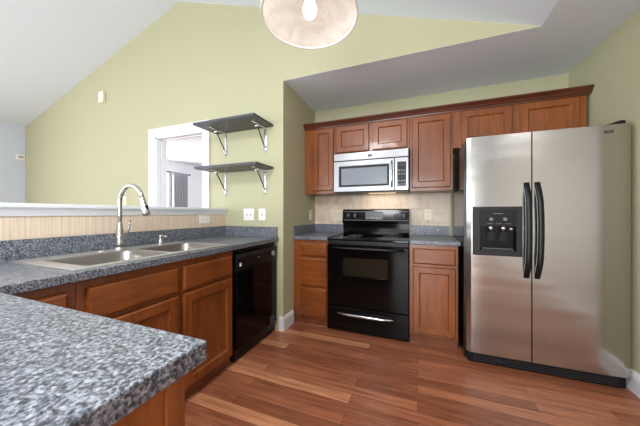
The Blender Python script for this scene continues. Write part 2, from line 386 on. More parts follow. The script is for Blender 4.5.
# doorway casing and jambs
c = MB(); cw = .088
c.box(DX0 - cw - .03, DX0, YG - .02, YG, 0, DZ + cw + .02, .004).box(DX1, DX1 + cw, YG - .02, YG, 0, DZ + cw + .02, .004).box(DX0 - cw - .03, DX1 + cw, YG - .021, YG, DZ, DZ + cw + .02, .004)
c.box(DX0, DX0 + .018, YG - .01, YG + .125, 0, DZ).box(DX1 - .018, DX1, YG - .01, YG + .125, 0, DZ).box(DX0, DX1, YG - .01, YG + .125, DZ - .018, DZ)
c.box(DX0 + .018, DX0 + .03, YG + .05, YG + .085, 0, DZ - .018).box(DX0, DX1, YG + .05, YG + .085, DZ - .03, DZ - .018)
struct(c, 'door_1', M['white_paint'])
# room beyond the doorway
r_ = MB(); RX, RY0, RY1 = -5.7, YG + .115, 7.6; WY0, WY1, WZ0, WZ1 = 3.55, 4.45, .85, 2.12
r_.box(RX - .12, RX, RY0, WY0, 0, 2.44).box(RX - .12, RX, WY1, RY1, 0, 2.44).box(RX - .12, RX, WY0, WY1, 0, WZ0).box(RX - .12, RX, WY0, WY1, WZ1, 2.44)
r_.box(RX, -1.35, RY1, RY1 + .12, 0, 2.44)
struct(r_, 'wall_bedroom', M['white_room'])
struct(MB().box(-1.45, -1.345, RY0, RY1, 0, 2.44), 'wall_bedroom_east', M['white_room'])
struct(MB().box(RX, -1.345, RY0, RY1, 2.44, 2.54), 'ceiling_bedroom', M['white_ceiling'])
wf = MB()
for a in ((WY0, WY0 + .05, WZ0, WZ1), (WY1 - .05, WY1, WZ0, WZ1), (WY0, WY1, WZ0, WZ0 + .05), (WY0, WY1, WZ1 - .05, WZ1), (WY0, WY1, 1.46, 1.50)):
    wf.box(RX - .09, RX - .04, *a)
wf.box(RX, RX + .02, WY0 - .08, WY0, WZ0 - .08, WZ1 + .08).box(RX, RX + .02, WY1, WY1 + .08, WZ0 - .08, WZ1 + .08).box(RX, RX + .02, WY0, WY1, WZ1, WZ1 + .08).box(RX, RX + .02, WY0, WY1, WZ0 - .08, WZ0)
win = struct(wf, 'window_1', M['white_paint'])
MB().box(RX - .067, RX - .063, WY0 + .05, WY1 - .05, WZ0 + .05, WZ1 - .05).build('window_pane', M['glass'], win)
# baseboards
def bb(name, poly_fn, a, b):
    struct(MB().prism([(0, 0), (.014, 0), (.017, .108), (.011, .131), (.004, .138), (0, .138)], poly_fn, a, b), name, M['white_paint'])
bb('baseboard_east', lambda u, v, w: (XR - u, w, v), YE, YB - .05)
struct(MB().box(XE - .02, XE - .0005, -1.3, -1.21, 0, 2.12).box(XE - .02, XE - .0005, 1.31, 1.4, 0, 2.12).box(XE - .022, XE - .0005, -1.3, 1.4, 2.03, 2.12).box(XE - .012, XE - .0005, -1.21, .04, .01, 2.03).box(XE - .012, XE - .0005, .06, 1.31, .01, 2.03), 'door_2', M['door_beige'])  # unseen hall doors and casing, added for their reflection in the refrigerator
bb('baseboard_hall', lambda u, v, w: (XE - u, w, v), YS, YE)
bb('baseboard_return', lambda u, v, w: (XJ + u, w, v), YG - .014, 2.385)
bb('baseboard_northwest', lambda u, v, w: (w, YG - u, v), XFC + .012, XJ)

# ================================================================ CABINETS
FY = faceY(2.406)           # lower cabinets' face frame, range wall
FU = faceY(YB - .325)       # upper cabinets' face frame
FL = faceX(-1.309)          # left run face frame
def base_y(label, u0, u1, fronts, cl=None):
    t = thing('base_cabinet', label, 'cabinet', ((u0 + u1) / 2, 2.7, 0))
    b = MB(); fbox(b, FY, u0, u1, -.60, 0, .075, .876, .001); b.build('cabinet_body', M['wood'], t)
    k = MB(); fbox(k, FY, u0, u1, -.58, -.022, 0, .076); k.build('toe_kick', M['kick'], t)
    return t
lb = base_y('narrow cherry base cabinet of three drawers left of the range', XJ + .002, -.834, None)
for z0, z1 in ((.712, .845), (.405, .692), (.098, .385)): slab(lb, 'drawer', FY, -1.136, -.852, z0, z1, M['wood_x'])
rb = base_y('narrow cherry base cabinet with one drawer over a door, between range and refrigerator', -.066, .320, None)
slab(rb, 'drawer', FY, -.036, .300, .706, .840, M['wood_x'])
shaker(rb, FY, -.036, .300, .098, .682, M['wood'], M['wood'], .05)
# left run
def base_x(label, v0, v1):
    t = thing('base_cabinet', label, 'cabinet', (-1.6, (v0 + v1) / 2, 0))
    x1 = -1.309
    # open topped carcass: front frame, two sides, bottom, back (the sink hangs inside)
    b = MB(); b.box(x1 - .02, x1, v0, v1, .075, .876).box(-1.90, x1 - .02, v0, v0 + .018, .075, .876).box(-1.90, x1 - .02, v1 - .018, v1, .075, .876)
    b.box(-1.90, x1 - .02, v0, v1, .075, .093).box(-1.90, -1.89, v0, v1, .075, .876); b.build('cabinet_body', M['wood'], t)
    MB().box(-1.88, x1 - .025, v0, v1, 0, .076).build('toe_kick', M['kick'], t)
    return t
sb = base_x('cherry sink base cabinet with two false drawer fronts over two doors', .614, 1.556)
for v0, v1 in ((.645, 1.078), (1.113, 1.535)):
    slab(sb, 'drawer_front', FL, v0, v1, .692, .838, M['wood_y'])
    shaker(sb, FL, v0, v1, .098, .670, M['wood'], M['wood'], .055)
cb = base_x('cherry corner cabinet showing a sliver of drawer front behind the peninsula', .355, .612)
slab(cb, 'drawer', FL, .385, .583, .692, .838, M['wood_y'])
shaker(cb, FL, .385, .583, .098, .670, M['wood'], M['wood'], .045)
# peninsula
pc = thing('peninsula_cabinet', 'cherry peninsula cabinet under the near speckled countertop', 'cabinet', (-.85, .05, 0))
MB().box(-1.30, -.405, -.27, .318, .075, .876).build('cabinet_body', M['wood'], pc)
MB().box(-1.30, -.415, -.25, .27, 0, .076).build('toe_kick', M['kick'], pc)
MB().box(-.405, -.392, -.27, .30, .0, .876, .001).build('end_panel', M['wood'], pc)
MB().box(-.418, -.386, .300, .336, .0, .876, .002).build('corner_stile', M['wood'], pc)
FP = faceYp(.318)
for u0, u1 in ((-1.24, -.86), (-.82, -.44)):
    slab(pc, 'drawer', FP, u0, u1, .692, .838, M['wood_x']); shaker(pc, FP, u0, u1, .098, .670, M['wood'], M['wood'], .055)
# uppers
ZU = 1.371; ZT = 2.118
def upper(label, u0, u1, z0, doors):
    t = thing('wall_cabinet', label, 'cabinet', ((u0 + u1) / 2, YB - .16, z0))
    b = MB(); fbox(b, FU, u0, u1, -.324, 0, z0, ZT, .001); b.build('cabinet_body', M['wood'], t)
    for d in doors: shaker(t, FU, d[0], d[1], d[2], d[3], M['wood'], M['wood'], d[4] if len(d) > 4 else .054)
    return t
upper('tall narrow cherry wall cabinet left of the microwave', XJ + .002, -.855, ZU, [(-1.108, -.868, 1.404, 2.098, .05)])
upper('short cherry wall cabinet with two doors above the microwave', -.853, -.072, 1.792, [(-.835, -.475, 1.812, 2.098), (-.437, -.094, 1.812, 2.098)])
upper('tall cherry wall cabinet right of the microwave beside the refrigerator', -.070, .312, ZU, [(-.050, .292, 1.402, 2.098)])
upper('short wide cherry wall cabinet with two doors above the refrigerator', .314, 1.280, 1.765, [(.378, .776, 1.79, 2.098), (.832, 1.228, 1.79, 2.098)])
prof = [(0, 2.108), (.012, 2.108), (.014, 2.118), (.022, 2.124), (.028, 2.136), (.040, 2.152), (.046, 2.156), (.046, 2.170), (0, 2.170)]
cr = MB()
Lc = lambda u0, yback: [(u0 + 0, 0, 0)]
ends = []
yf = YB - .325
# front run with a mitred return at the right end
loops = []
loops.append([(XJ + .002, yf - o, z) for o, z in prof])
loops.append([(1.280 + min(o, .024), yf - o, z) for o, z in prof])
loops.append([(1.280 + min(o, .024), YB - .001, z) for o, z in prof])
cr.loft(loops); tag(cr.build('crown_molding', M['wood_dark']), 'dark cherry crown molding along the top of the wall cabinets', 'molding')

# ================================================================ COUNTERTOPS
def grid_solid(xs, ys, inside, z0, z1, bev, bev_edge):
    """solid of the grid cells where inside(cx, cy); bevels top & bottom edges of outer rim where bev_edge(mid)"""
    mb = MB(); bm = mb.bm; V = {}
    def vv(x, y):
        if (x, y) not in V: V[(x, y)] = bm.verts.new((x, y, z1))
        return V[(x, y)]
    fs = []
    for x0, x1 in zip(xs, xs[1:]):
        for y0, y1 in zip(ys, ys[1:]):
            if inside((x0 + x1) / 2, (y0 + y1) / 2): fs.append(bm.faces.new((vv(x0, y0), vv(x1, y0), vv(x1, y1), vv(x0, y1))))
    r = bmesh.ops.extrude_face_region(bm, geom=fs)
    nv = [e for e in r['geom'] if isinstance(e, bmesh.types.BMVert)]
    bmesh.ops.translate(bm, verts=nv, vec=(0, 0, z0 - z1))
    bmesh.ops.recalc_face_normals(bm, faces=bm.faces[:])
    bmesh.ops.dissolve_limit(bm, angle_limit=.01, verts=bm.verts[:], edges=bm.edges[:])
    es = []
    for e in bm.edges:
        m_ = (e.verts[0].co + e.verts[1].co) / 2
        if len(e.link_faces) == 2 and e.calc_face_angle(0) > .5 and bev_edge(m_): es.append(e)
    bmesh.ops.bevel(bm, geom=es, offset=bev, segments=3, affect='EDGES', profile=.5)
    return mb
XP, YP = -.369, .370
SX0, SX1, SY0, SY1 = -1.845, -1.305, .605, 1.515          # sink outline
ct = thing('countertop', 'long speckled grey laminate countertop running from the sink round onto the near peninsula', 'countertop', (-1.4, 1.0, .876))
h = .018
top = grid_solid([XH - .018, SX0 + h, SX1 - h, XFC, XP], [-.35, YP, SY0 + h, SY1 - h, YG - .001],
                 lambda x, y: (y < YP or x < XFC) and not (SX0 + h < x < SX1 - h and SY0 + h < y < SY1 - h), .876, ZC, .004,
                 lambda m_: (m_.x > XFC - .001 and m_.y > YP - .001) or m_.x > XP - .002)
top.build('worktop', M['lam'], ct)
MB().box(XH - .018, XH, -.3, YG - .001, ZC, 1.016, .002).build('backsplash', M['lam'], ct)
MB().box(XH, XFC - .012, YG - .02, YG - .001, ZC, 1.016, .002).build('backsplash', M['lam'], ct)
lc = thing('countertop', 'small speckled grey countertop in the corner left of the range', 'countertop', (-1.03, 2.7, .876))
grid_solid([XJ + .001, -.836], [2.381, YB - .012], lambda x, y: True, .876, ZC, .006, lambda m_: m_.y < 2.39).build('worktop', M['lam'], lc)
MB().box(XJ + .001, -.836, YB - .031, YB - .012, ZC, 1.016, .002).build('backsplash', M['lam'], lc)
MB().box(XJ + .001, XJ + .02, 2.392, YB - .031, ZC, 1.016, .002).build('backsplash', M['lam'], lc)
rc = thing('countertop', 'small speckled grey countertop between the range and the refrigerator', 'countertop', (.13, 2.7, .876))
grid_solid([-.064, .338], [2.381, YB - .012], lambda x, y: True, .876, ZC, .006, lambda m_: m_.y < 2.39).build('worktop', M['lam'], rc)
MB().box(-.064, .312, YB - .031, YB - .012, ZC, 1.016, .002).build('backsplash', M['lam'], rc)
# tile backsplash
tl = thing('tile_backsplash', 'beige stone tile backsplash behind the range under the wall cabinets', 'backsplash', (-.45, YB - .006, .9))
MB().box(XJ + .001, .316, YB - .011, YB - .0005, .90, ZU - .001).build('tile_field', M['tile'], tl)
MB().box(.316, .328, YB - .014, YB - .0005, .916, ZU - .001, .003).build('edge_strip', M['cream_trim'], tl)

# ================================================================ SINK AND FITTINGS
sk = thing('kitchen_sink', 'double bowl stainless steel drop-in sink in the left countertop', 'sink', ((SX0 + SX1) / 2, (SY0 + SY1) / 2, ZC))
B1 = (-1.690, -1.345, .668, 1.052); B2 = (-1.690, -1.345, 1.090, 1.472)
rim = grid_solid([SX0, B1[0], B1[1], SX1], [SY0, B1[2], B1[3], B2[2], B2[3], SY1],
    lambda x, y: not (B1[0] < x < B1[1] and (B1[2] < y < B1[3] or B2[2] < y < B2[3])), ZC + .0005, ZC + .008, .004,
    lambda m_: m_.z > ZC + .006 and (m_.x < SX0 + .01 or m_.x > SX1 - .01 or m_.y < SY0 + .01 or m_.y > SY1 - .01))
rim.build('sink_rim', M['lit_rim_steel'], sk)
def rrect(x0, x1, y0, y1, r, z, n=6):
    out = []
    for cx, cy, a0 in ((x1 - r, y1 - r, 0), (x0 + r, y1 - r, 90), (x0 + r, y0 + r, 180), (x1 - r, y0 + r, 270)):
        for k in range(n + 1):
            a = math.radians(a0 + 90 * k / n); out.append((cx + r * math.cos(a), cy + r * math.sin(a), z))
    return out
for b in (B1, B2):
    x0, x1, y0, y1 = b; zt = ZC + .008; e = .002
    mb = MB()
    # collar closing the square cut-out of the rim to a round-cornered bowl, then walls and floor
    sq = []
    n = 6
    for cx, cy in ((x1, y1), (x0, y1), (x0, y0), (x1, y0)): sq += [(cx + (.004 if cx == x1 else -.004), cy + (.004 if cy == y1 else -.004), zt + .0006)] * (n + 1)
    loops = [sq, rrect(x0 + .001, x1 - .001, y0 + .001, y1 - .001, .055, zt + .0006), rrect(x0 + .006, x1 - .006, y0 + .006, y1 - .006, .055, zt - .006),
             rrect(x0 + .012, x1 - .012, y0 + .012, y1 - .012, .055, ZC - .14), rrect(x0 + .03, x1 - .03, y0 + .03, y1 - .03, .045, ZC - .165), rrect(x0 + .06, x1 - .06, y0 + .06, y1 - .06, .03, ZC - .17)]
    mb.loft(loops, False, True, True)
    bmesh.ops.remove_doubles(mb.bm, verts=mb.bm.verts[:], dist=.0001)
    bo = mb.build('bowl', M['shaded_bowl_steel'], sk, recalc=True)
    cxm, cym = (x0 + x1) / 2, (y0 + y1) / 2
    MB().lathe([(.044, ZC - .1695), (.044, ZC - .166), (.036, ZC - .1655), (.032, ZC - .1685), (.004, ZC - .1685)], (cxm, cym, 0), 28).build('drain', M['chrome'], bo)
# faucet
fx, fy = -1.775, 1.055; z0 = ZC + .008
fa = thing('kitchen_faucet', 'tall brushed nickel gooseneck pull-down faucet at the sink', 'faucet', (fx, fy, z0))
MB().lathe([(.036, z0), (.036, z0 + .008), (.030, z0 + .014), (.027, z0 + .016)], (fx, fy, 0), 32).build('base_plate', M['nickel'], fa)
MB().lathe([(.023, z0 + .015), (.022, z0 + .07), (.0245, z0 + .074), (.0245, z0 + .082), (.021, z0 + .086), (.0205, z0 + .118), (.017, z0 + .13), (.0145, z0 + .165), (.0135, z0 + .175)], (fx, fy, 0), 32).build('faucet_body', M['nickel'], fa)
pts = [(fx, fy, z0 + .15), (fx, fy, z0 + .22), (fx, fy, z0 + .28)]
R = .106; cz = z0 + .297
for k in range(0, 17):
    a = math.radians(180 - k * 10.3); pts.append((fx + R + R * math.cos(a), fy, cz + R * math.sin(a)))
MB().tube(pts, .0118, 16).build('spout', M['nickel'], fa)
pe = Vector(pts[-1]); dr = (Vector(pts[-1]) - Vector(pts[-2])).normalized()
sh = MB().tube([pe - dr * .004, pe + dr * .004, pe + dr * .03, pe + dr * .075, pe + dr * .105, pe + dr * .112], [.0125, .014, .0145, .019, .0225, .020], 20).build('spray_head', M['nickel'], fa)
MB().box(pe.x + .014 + dr.x * .06, pe.x + .026 + dr.x * .06, fy - .007, fy + .007, pe.z - .085, pe.z - .045, .003).build('spray_button', M['black_matte'], sh)
hd = MB().cyl((fx, fy + .015, z0 + .095), (fx, fy + .056, z0 + .095), .014, .0125, 20, True, .002)
hd.tube([(fx, fy + .047, z0 + .095), (fx + .001, fy + .049, z0 + .12), (fx + .002, fy + .055, z0 + .155), (fx + .002, fy + .06, z0 + .185)], [.008, .0068, .006, .0058], 12).build('lever_handle', M['nickel'], fa)
sd = thing('soap_dispenser', 'small nickel soap dispenser beside the tall faucet at the sink', 'soap dispenser', (-1.775, 1.330, z0))
MB().lathe([(.022, z0), (.022, z0 + .006), (.015, z0 + .010), (.013, z0 + .04), (.010, z0 + .045), (.010, z0 + .052)], (-1.775, 1.33, 0), 24).build('dispenser_base', M['nickel'], sd)
MB().lathe([(.013, z0 + .052), (.014, z0 + .056), (.014, z0 + .066), (.010, z0 + .070)], (-1.775, 1.33, 0), 24).tube([(-1.775, 1.33, z0 + .06), (-1.74, 1.335, z0 + .062), (-1.715, 1.338, z0 + .055)], [.006, .0055, .005], 10).build('pump_nozzle', M['nickel'], sd)
tag(MB().lathe([(.024, z0), (.024, z0 + .003), (.02, z0 + .0055), (.003, z0 + .0065)], (-1.775, .955, 0), 24).build('sink_hole_cover', M['chrome']), 'small round chrome hole cover on the sink rim left of the faucet', 'hole cover')

# ================================================================ DISHWASHER
dw = thing('dishwasher', 'black built-in dishwasher at the far end of the left counter', 'dishwasher', (-1.6, 1.87, 0))
d0, d1 = 1.566, 2.172; FD = faceX(-1.312)
MB().box(-1.88, -1.318, d0, d1, .02, .868).build('tub_body', M['black_matte'], dw)
b = MB(); fbox(b, FD, d0 + .008, d1 - .006, 0, .026, .105, .700, .005); dd = b.build('dishwasher_door', M['black'], dw)
b = MB(); fbox(b, FD, d0 + .008, d1 - .006, 0, .03, .704, .835, .006); dp = b.build('control_panel', M['black_matte'], dw)
b = MB(); fbox(b, FD, d0 + .02, d1 - .02, .026, .034, .800, .832, .003); b.build('panel_lip', M['dark_grey'], dp)
b = MB(); fbox(b, FD, d0 + .040, d0 + .062, .030, .0315, .738, .766, .0); b.build('white_sticker', M['white_plastic'], dp)
b = MB(); fbox(b, FD, 1.845, 1.870, .030, .032, .765, .780, .001); b.build('badge', M['mid_grey'], dp)
b = MB(); b.cyl(FD(2.09, .030, .772), FD(2.09, .048, .772), .026, .022, 28, True, .002); fbox(b, FD, 2.087, 2.093, .048, .052, .752, .792); b.build('timer_dial', M['mid_grey'], dp)
for k in range(4):
    b = MB(); fbox(b, FD, 1.955 + k * .022, 1.969 + k * .022, .030, .034, .762, .772, .001); b.build('push_button', M['dark_grey'], dp)
b = MB(); fbox(b, FD, d0 + .01, d1 - .008, -.05, .004, .012, .098, .003); b.build('kick_plate', M['black_matte'], dw)
for v in (d0 + .06, d1 - .06): MB().cyl((-1.42, v, 0), (-1.42, v, .03), .018, .012, 12).build('leveling_foot', M['black_matte'], dw)

# ================================================================ RANGE
x0, x1 = -.831, -.069; FR = faceY(2.40)
rg = thing('electric_range', 'black freestanding electric range with glass cooktop between the cherry cabinets', 'stove', (-.45, 2.7, 0))
b = MB(); fbox(b, FR, x0 + .002, x1 - .002, -.585, 0, .012, .884); b.build('range_body', M['black_matte'], rg)
b = MB(); fbox(b, FR, x0, x1, -.55, .032, .884, .905, .006); ctp = b.build('cooktop', M['black_glass'], rg)
for bx, by, br_ in ((-.64, 2.53, .105), (-.25, 2.53, .085), (-.64, 2.78, .08), (-.25, 2.78, .1)):
    MB().lathe([(br_ - .004, .9052), (br_ - .004, .9058), (br_, .9058), (br_, .9052)], (bx, by, 0), 40, close=False).lathe([(br_ * .6 - .003, .9052), (br_ * .6 - .003, .9058), (br_ * .6, .9058), (br_ * .6, .9052)], (bx, by, 0), 40, close=False).build('burner_ring', M['mid_grey'], ctp)
b = MB(); fbox(b, FR, x0 + .002, x1 - .002, 0, .024, .846, .882, .004); vt = b.build('vent_trim', M['black_matte'], rg)
for k in range(5):
    b = MB(); fbox(b, FR, x0 + .10 + k * .12, x0 + .17 + k * .12, .0235, .0255, .858, .868); b.build('vent_slot', M['dark_grey'], vt)
# oven door with real window opening
dz0, dz1 = .252, .842; wx0, wx1, wz0, wz1 = -.675, -.248, .545, .728
fr = MB(); T = .034
R4 = lambda a, bb_, c_, d_, o: [FR(a, o, c_), FR(bb_, o, c_), FR(bb_, o, d_), FR(a, o, d_)]
fr.loft([R4(wx0, wx1, wz0, wz1, .004), R4(x0 - .002, x1 - .001, dz0, dz1, .004), R4(x0 - .002, x1 - .001, dz0, dz1, T - .008), R4(x0 + .004, x1 - .007, dz0 + .006, dz1 - .006, T),
         R4(wx0, wx1, wz0, wz1, T), R4(wx0, wx1, wz0, wz1, .004)], False, False)
od = fr.build('oven_door', M['black'], rg)
b = MB(); fbox(b, FR, wx0, wx1, .026, .030, wz0, wz1); b.build('door_window', M['oven_glass'], od)
b = MB(); fbox(b, FR, wx0 - .0, wx1, .0045, .006, wz0, wz1); bk = b.build('oven_interior', M['oven_in'], od)
b = MB()
for k in range(4): fbox(b, FR, wx0, wx1, .010, .013, wz0 + .03 + k * .042, wz0 + .033 + k * .042)
for k in range(12): fbox(b, FR, wx0 + .02 + k * .035, wx0 + .022 + k * .035, .010, .013, wz0, wz1)
b.build('oven_rack', M['mid_grey'], od)
hz = .818; hp = []
for k in range(13):
    t = k / 12; o_ = .034 + .036 * min(1, min(t, 1 - t) * 7); hp.append(FR(x0 + .045 + t * (x1 - x0 - .09), o_, hz))
MB().tube(hp, .0125, 14).build('door_handle', M['black_matte'], od)
b = MB(); fbox(b, FR, x0 - .002, x1 - .001, .0, .032, .018, .245, .006); dr_ = b.build('storage_drawer', M['black'], rg)
hp = []; hr = []
for k in range(15):
    t = k / 14; o_ = .030 + .026 * min(1, min(t, 1 - t) * 6); hp.append(FR(-.735 + t * .545, o_, .184)); hr.append(.007 + .007 * math.sin(math.pi * t))
MB().tube(hp, hr, 14).build('drawer_handle', M['chrome'], dr_)
for v in (x0 + .05, x1 - .05):
    for yy in (2.45, 2.92): MB().cyl((v, yy, 0), (v, yy, .032), .02, .015, 12).build('leveling_foot', M['black_matte'], rg)
# backguard
FB = lambda u, v, w: (w, v, u)
bg = MB().prism([(.900, 2.955), (.900, 2.99), (1.196, 2.99), (1.196, 2.950), (1.185, 2.938), (1.060, 2.915), (1.035, 2.917), (1.030, 2.945), (.935, 2.948)], FB, x0 - .002, x1 - .014).build('backguard', M['black'], rg)
tilt = .023 / .125
def FBG(u, o, z): return (u, 2.915 + (z - 1.06) * tilt - o, z)
def bgbox(mb, u0, u1, o0, o1, z0, z1):
    mb.loft([[FBG(u0, o0, z0), FBG(u1, o0, z0), FBG(u1, o0, z1), FBG(u0, o0, z1)], [FBG(u0, o1, z0), FBG(u1, o1, z0), FBG(u1, o1, z1), FBG(u0, o1, z1)]]); return mb
bgbox(MB(), x0 + .27, x0 + .47, 0, .003, 1.08, 1.165).build('clock_display', M['display'], bg)
for k in range(5): bgbox(MB(), x0 + .285 + k * .036, x0 + .309 + k * .036, .003, .005, 1.09, 1.104).build('touch_button', M['mid_grey'], bg)
for u in (x0 + .07, x0 + .15, x1 - .15, x1 - .07):
    k = MB().cyl(FBG(u, 0, 1.122), FBG(u, .022, 1.122 + .022 * tilt), .026, .022, 28, True, .002).build('knob', M['black_matte'], bg)
    bgbox(MB(), u - .003, u + .003, .022, .026, 1.104, 1.146).build('knob_pointer', M['mid_grey'], k)
b = MB(); bgbox(b, x0 + .02, x1 - .02, .0, .002, 1.166, 1.171); bgbox(b, x0 + .02, x1 - .02, 0, .002, 1.068, 1.072); b.build('panel_line', M['mid_grey'], bg)

# ================================================================ MICROWAVE
FM = faceY(2.640); m0, m1 = -.846, -.080; mz0, mz1 = 1.372, 1.788
mw = thing('microwave', 'stainless steel over-the-range microwave with dark window', 'microwave', (-.463, 2.8, mz0))
b = MB(); fbox(b, FM, m0 + .002, m1 - .002, -.36, 0, mz0, mz1, .002); b.build('microwave_body', M['black_matte'], mw)
b = MB(); fbox(b, FM, m0, m1, 0, .022, 1.708, mz1, .004); vg = b.build('vent_strip', M['mw_steel'], mw)
b = MB(); fbox(b, FM, -.478, -.432, .0222, .0235, 1.733, 1.757, .0005); bd = b.build('badge', M['dark_grey'], vg)
b = MB(); fbox(b, FM, -.468, -.442, .0236, .0242, 1.742, 1.748); b.build('badge_mark', M['mid_grey'], bd)
md0, md1 = m0, -.214
fr = MB(); a0, a1, c0, c1 = -.788, -.262, 1.428, 1.650; Tm = .024
R4m = lambda a, bb_, c_, d_, o: [FM(a, o, c_), FM(bb_, o, c_), FM(bb_, o, d_), FM(a, o, d_)]
fr.loft([R4m(md0, md1, 1.378, 1.703, .001), R4m(md0, md1, 1.378, 1.703, Tm - .004), R4m(md0 + .004, md1 - .004, 1.382, 1.699, Tm), R4m(a0, a1, c0, c1, Tm), R4m(a0 + .002, a1 - .002, c0 + .002, c1 - .002, Tm - .004)], True, False)
mdoor = fr.build('microwave_door', M['mw_steel'], mw)
b = MB(); fbox(b, FM, a0 + .002, a1 - .002, .010, Tm - .004, c0 + .002, c1 - .002); wn = b.build('door_window', M['dark_grey'], mdoor)
b = MB(); fbox(b, FM, a0 + .028, a1 - .022, Tm - .004, Tm - .003, c0 + .022, c1 - .026); b.build('window_screen', M['win_blind'], wn)
hp = []
for k in range(11):
    t = k / 10; hp.append(FM(-.238, .022 + .030 * min(1, min(t, 1 - t) * 5), 1.412 + t * .262))
MB().tube(hp, .0095, 14).build('door_handle', M['chrome'], mdoor)
b = MB(); fbox(b, FM, -.210, m1, .001, .024, 1.378, 1.703, .004); cp = b.build('control_panel', M['mw_steel'], mw)
b = MB(); fbox(b, FM, -.186, -.102, .0242, .0255, 1.418, 1.660, .0005); kp = b.build('keypad', M['black_matte'], cp)
b = MB(); fbox(b, FM, -.178, -.110, .0257, .0262, 1.615, 1.648); b.build('clock_display', M['display'], kp)
for r in range(5):
    for c in range(3):
        b = MB(); fbox(b, FM, -.177 + c * .025, -.160 + c * .025, .0257, .0264, 1.428 + r * .034, 1.446 + r * .034); b.build('key', M['mid_grey'] if r != 2 else M['dark_grey'], kp)
MB().box(-.70, -.56, 2.68, 2.78, mz0 - .004, mz0).build('grease_filter', M['mid_grey'], mw)
MB().box(-.50, -.22, 2.80, 2.88, mz0 - .004, mz0).build('task_lamp', M['mwlamp'], mw)
area('microwave_task_light', (-.36, 2.84, mz0 - .012), (0, .3, -1), .4, .1, 1.2, (1, .84, .64))

# ================================================================ REFRIGERATOR
FF = faceY(2.275); f0, f1 = .353, 1.273
rf = thing('refrigerator', 'large side-by-side stainless steel refrigerator with black handles and ice dispenser', 'refrigerator', (.81, 2.6, 0))
MB().box(.3435, f1 + .011, 2.285, 3.004, .02, 1.715, .004).build('refrigerator_body', M['side'], rf)
def fdoor(name, u0, u1, outer):
    # gently crowned door front, rounded upright edges
    pts = []
    n = 14; uc, hw = (u0 + u1) / 2, (u1 - u0) / 2
    pl = [(u0, 0.002)]
    for k in range(n + 1):
        t = -1 + 2 * k / n; q = max(0, t * outer); pl.append((uc + hw * t, .066 - .005 * q ** 2.2 - (.010 if q == 1 else 0)))
    pl.append((u1, .002))
    mb = MB(); mb.loft([[FF(u, o, z) for u, o in pl] for z in (.098, 1.727)])
    for f in mb.bm.faces:
        if len(f.verts) == 4: f.smooth = False
    return mb
split = .755
# freezer door: dispenser niche is cut by a boolean after building
fz = fdoor('door', f0, split - .004, -1).build('freezer_door', M['steel'], rf)
fd = fdoor('door', split + .004, f1, 1).build('fresh_food_door', M['steel'], rf)
def handle(u, parent, lean):
    path = []
    rs = []
    for k in range(21):
        t = k / 20; z = .69 + t * .68
        bow = math.sin(math.pi * t)
        path.append((u, .058 + .034 * min(1, bow * 1.9), z)); 
    mb = MB(); loops = []
    for k, (uu, o, z) in enumerate(path):
        t = k / 20; wv = .017; dv = .016
        if t < .08 or t > .92: dv = .014
        side = lean * .012 * math.sin(math.pi * t)
        lp = []
        for j in range(12):
            a = 2 * math.pi * j / 12
            lp.append(FF(uu + side + wv * max(-1, min(1, 1.25 * math.cos(a))), o + dv * max(-1, min(1, 1.2 * math.sin(a))), z))
        loops.append(lp)
    mb.loft(loops, smooth=True)
    return mb.build('door_handle', M['black_matte'], parent)
b = MB(); fbox(b, FF, split - .006, split + .006, -.004, .058, .10, 1.725); b.build('door_gap_strip', M['niche'], rf)  # black strip filling the gap between the two doors
handle(.724, fz, .6); handle(.786, fd, 1.0)
# dispenser
q0, q1, qz0, qz1 = .392, .700, .838, 1.200
n0, n1, nz0, nz1 = .436, .664, .872, 1.058
cut = MB(); fbox(cut, FF, q0 + .006, q1 - .006, .02, .12, qz0 + .006, qz1 - .006); cutter = cut.build('cutter', M['black'])
bo = fz.modifiers.new('niche', 'BOOLEAN'); bo.operation = 'DIFFERENCE'; bo.object = cutter; bo.solver = 'EXACT'
dg = bpy.context.evaluated_depsgraph_get(); nm = bpy.data.meshes.new_from_object(fz.evaluated_get(dg)); fz.modifiers.clear(); fz.data = nm; bpy.data.objects.remove(cutter)
Rf = lambda a, bb_, c_, d_, o: [FF(a, o, c_), FF(bb_, o, c_), FF(bb_, o, d_), FF(a, o, d_)]
dsp = MB(); O1 = .073
dsp.loft([Rf(q0, q1, qz0, qz1, .056), Rf(q0, q1, qz0, qz1, O1 - .004), Rf(q0 + .005, q1 - .005, qz0 + .005, qz1 - .005, O1), Rf(n0, n1, nz0, nz1, O1), Rf(n0 + .001, n1 - .001, nz0 + .001, nz1, O1 - .004)], False, False)
ds = dsp.build('dispenser', M['dark_grey'], fz)
MB().loft([Rf(n0 + .001, n1 - .001, nz0 + .001, nz1, O1 - .004), Rf(n0 + .008, n1 - .008, nz0 + .004, nz1, .026)], False, True).build('niche', M['niche'], ds)
b = MB(); fbox(b, FF, n0 - .004, n1 + .004, O1 - .001, O1 + .003, 1.066, qz1 - .02, .001); pnl = b.build('control_panel', M['black_matte'], ds)
for u in (.508, .594):
    b = MB(); b.lathe([(.0125, 0), (.0125, -.004), (.010, -.005)], FF(u, O1 + .003, 1.108), 20, 'Y'); b.build('selector_button', M['mid_grey'], pnl)
b = MB(); fbox(b, FF, .52, .582, O1 + .003, O1 + .0036, 1.146, 1.150); b.build('badge', M['mid_grey'], pnl)
for u in (.50, .556, .612):
    b = MB(); fbox(b, FF, u - .018, u + .018, O1 + .003, O1 + .0036, 1.074, 1.077); b.build('button_caption', M['mid_grey'], pnl)
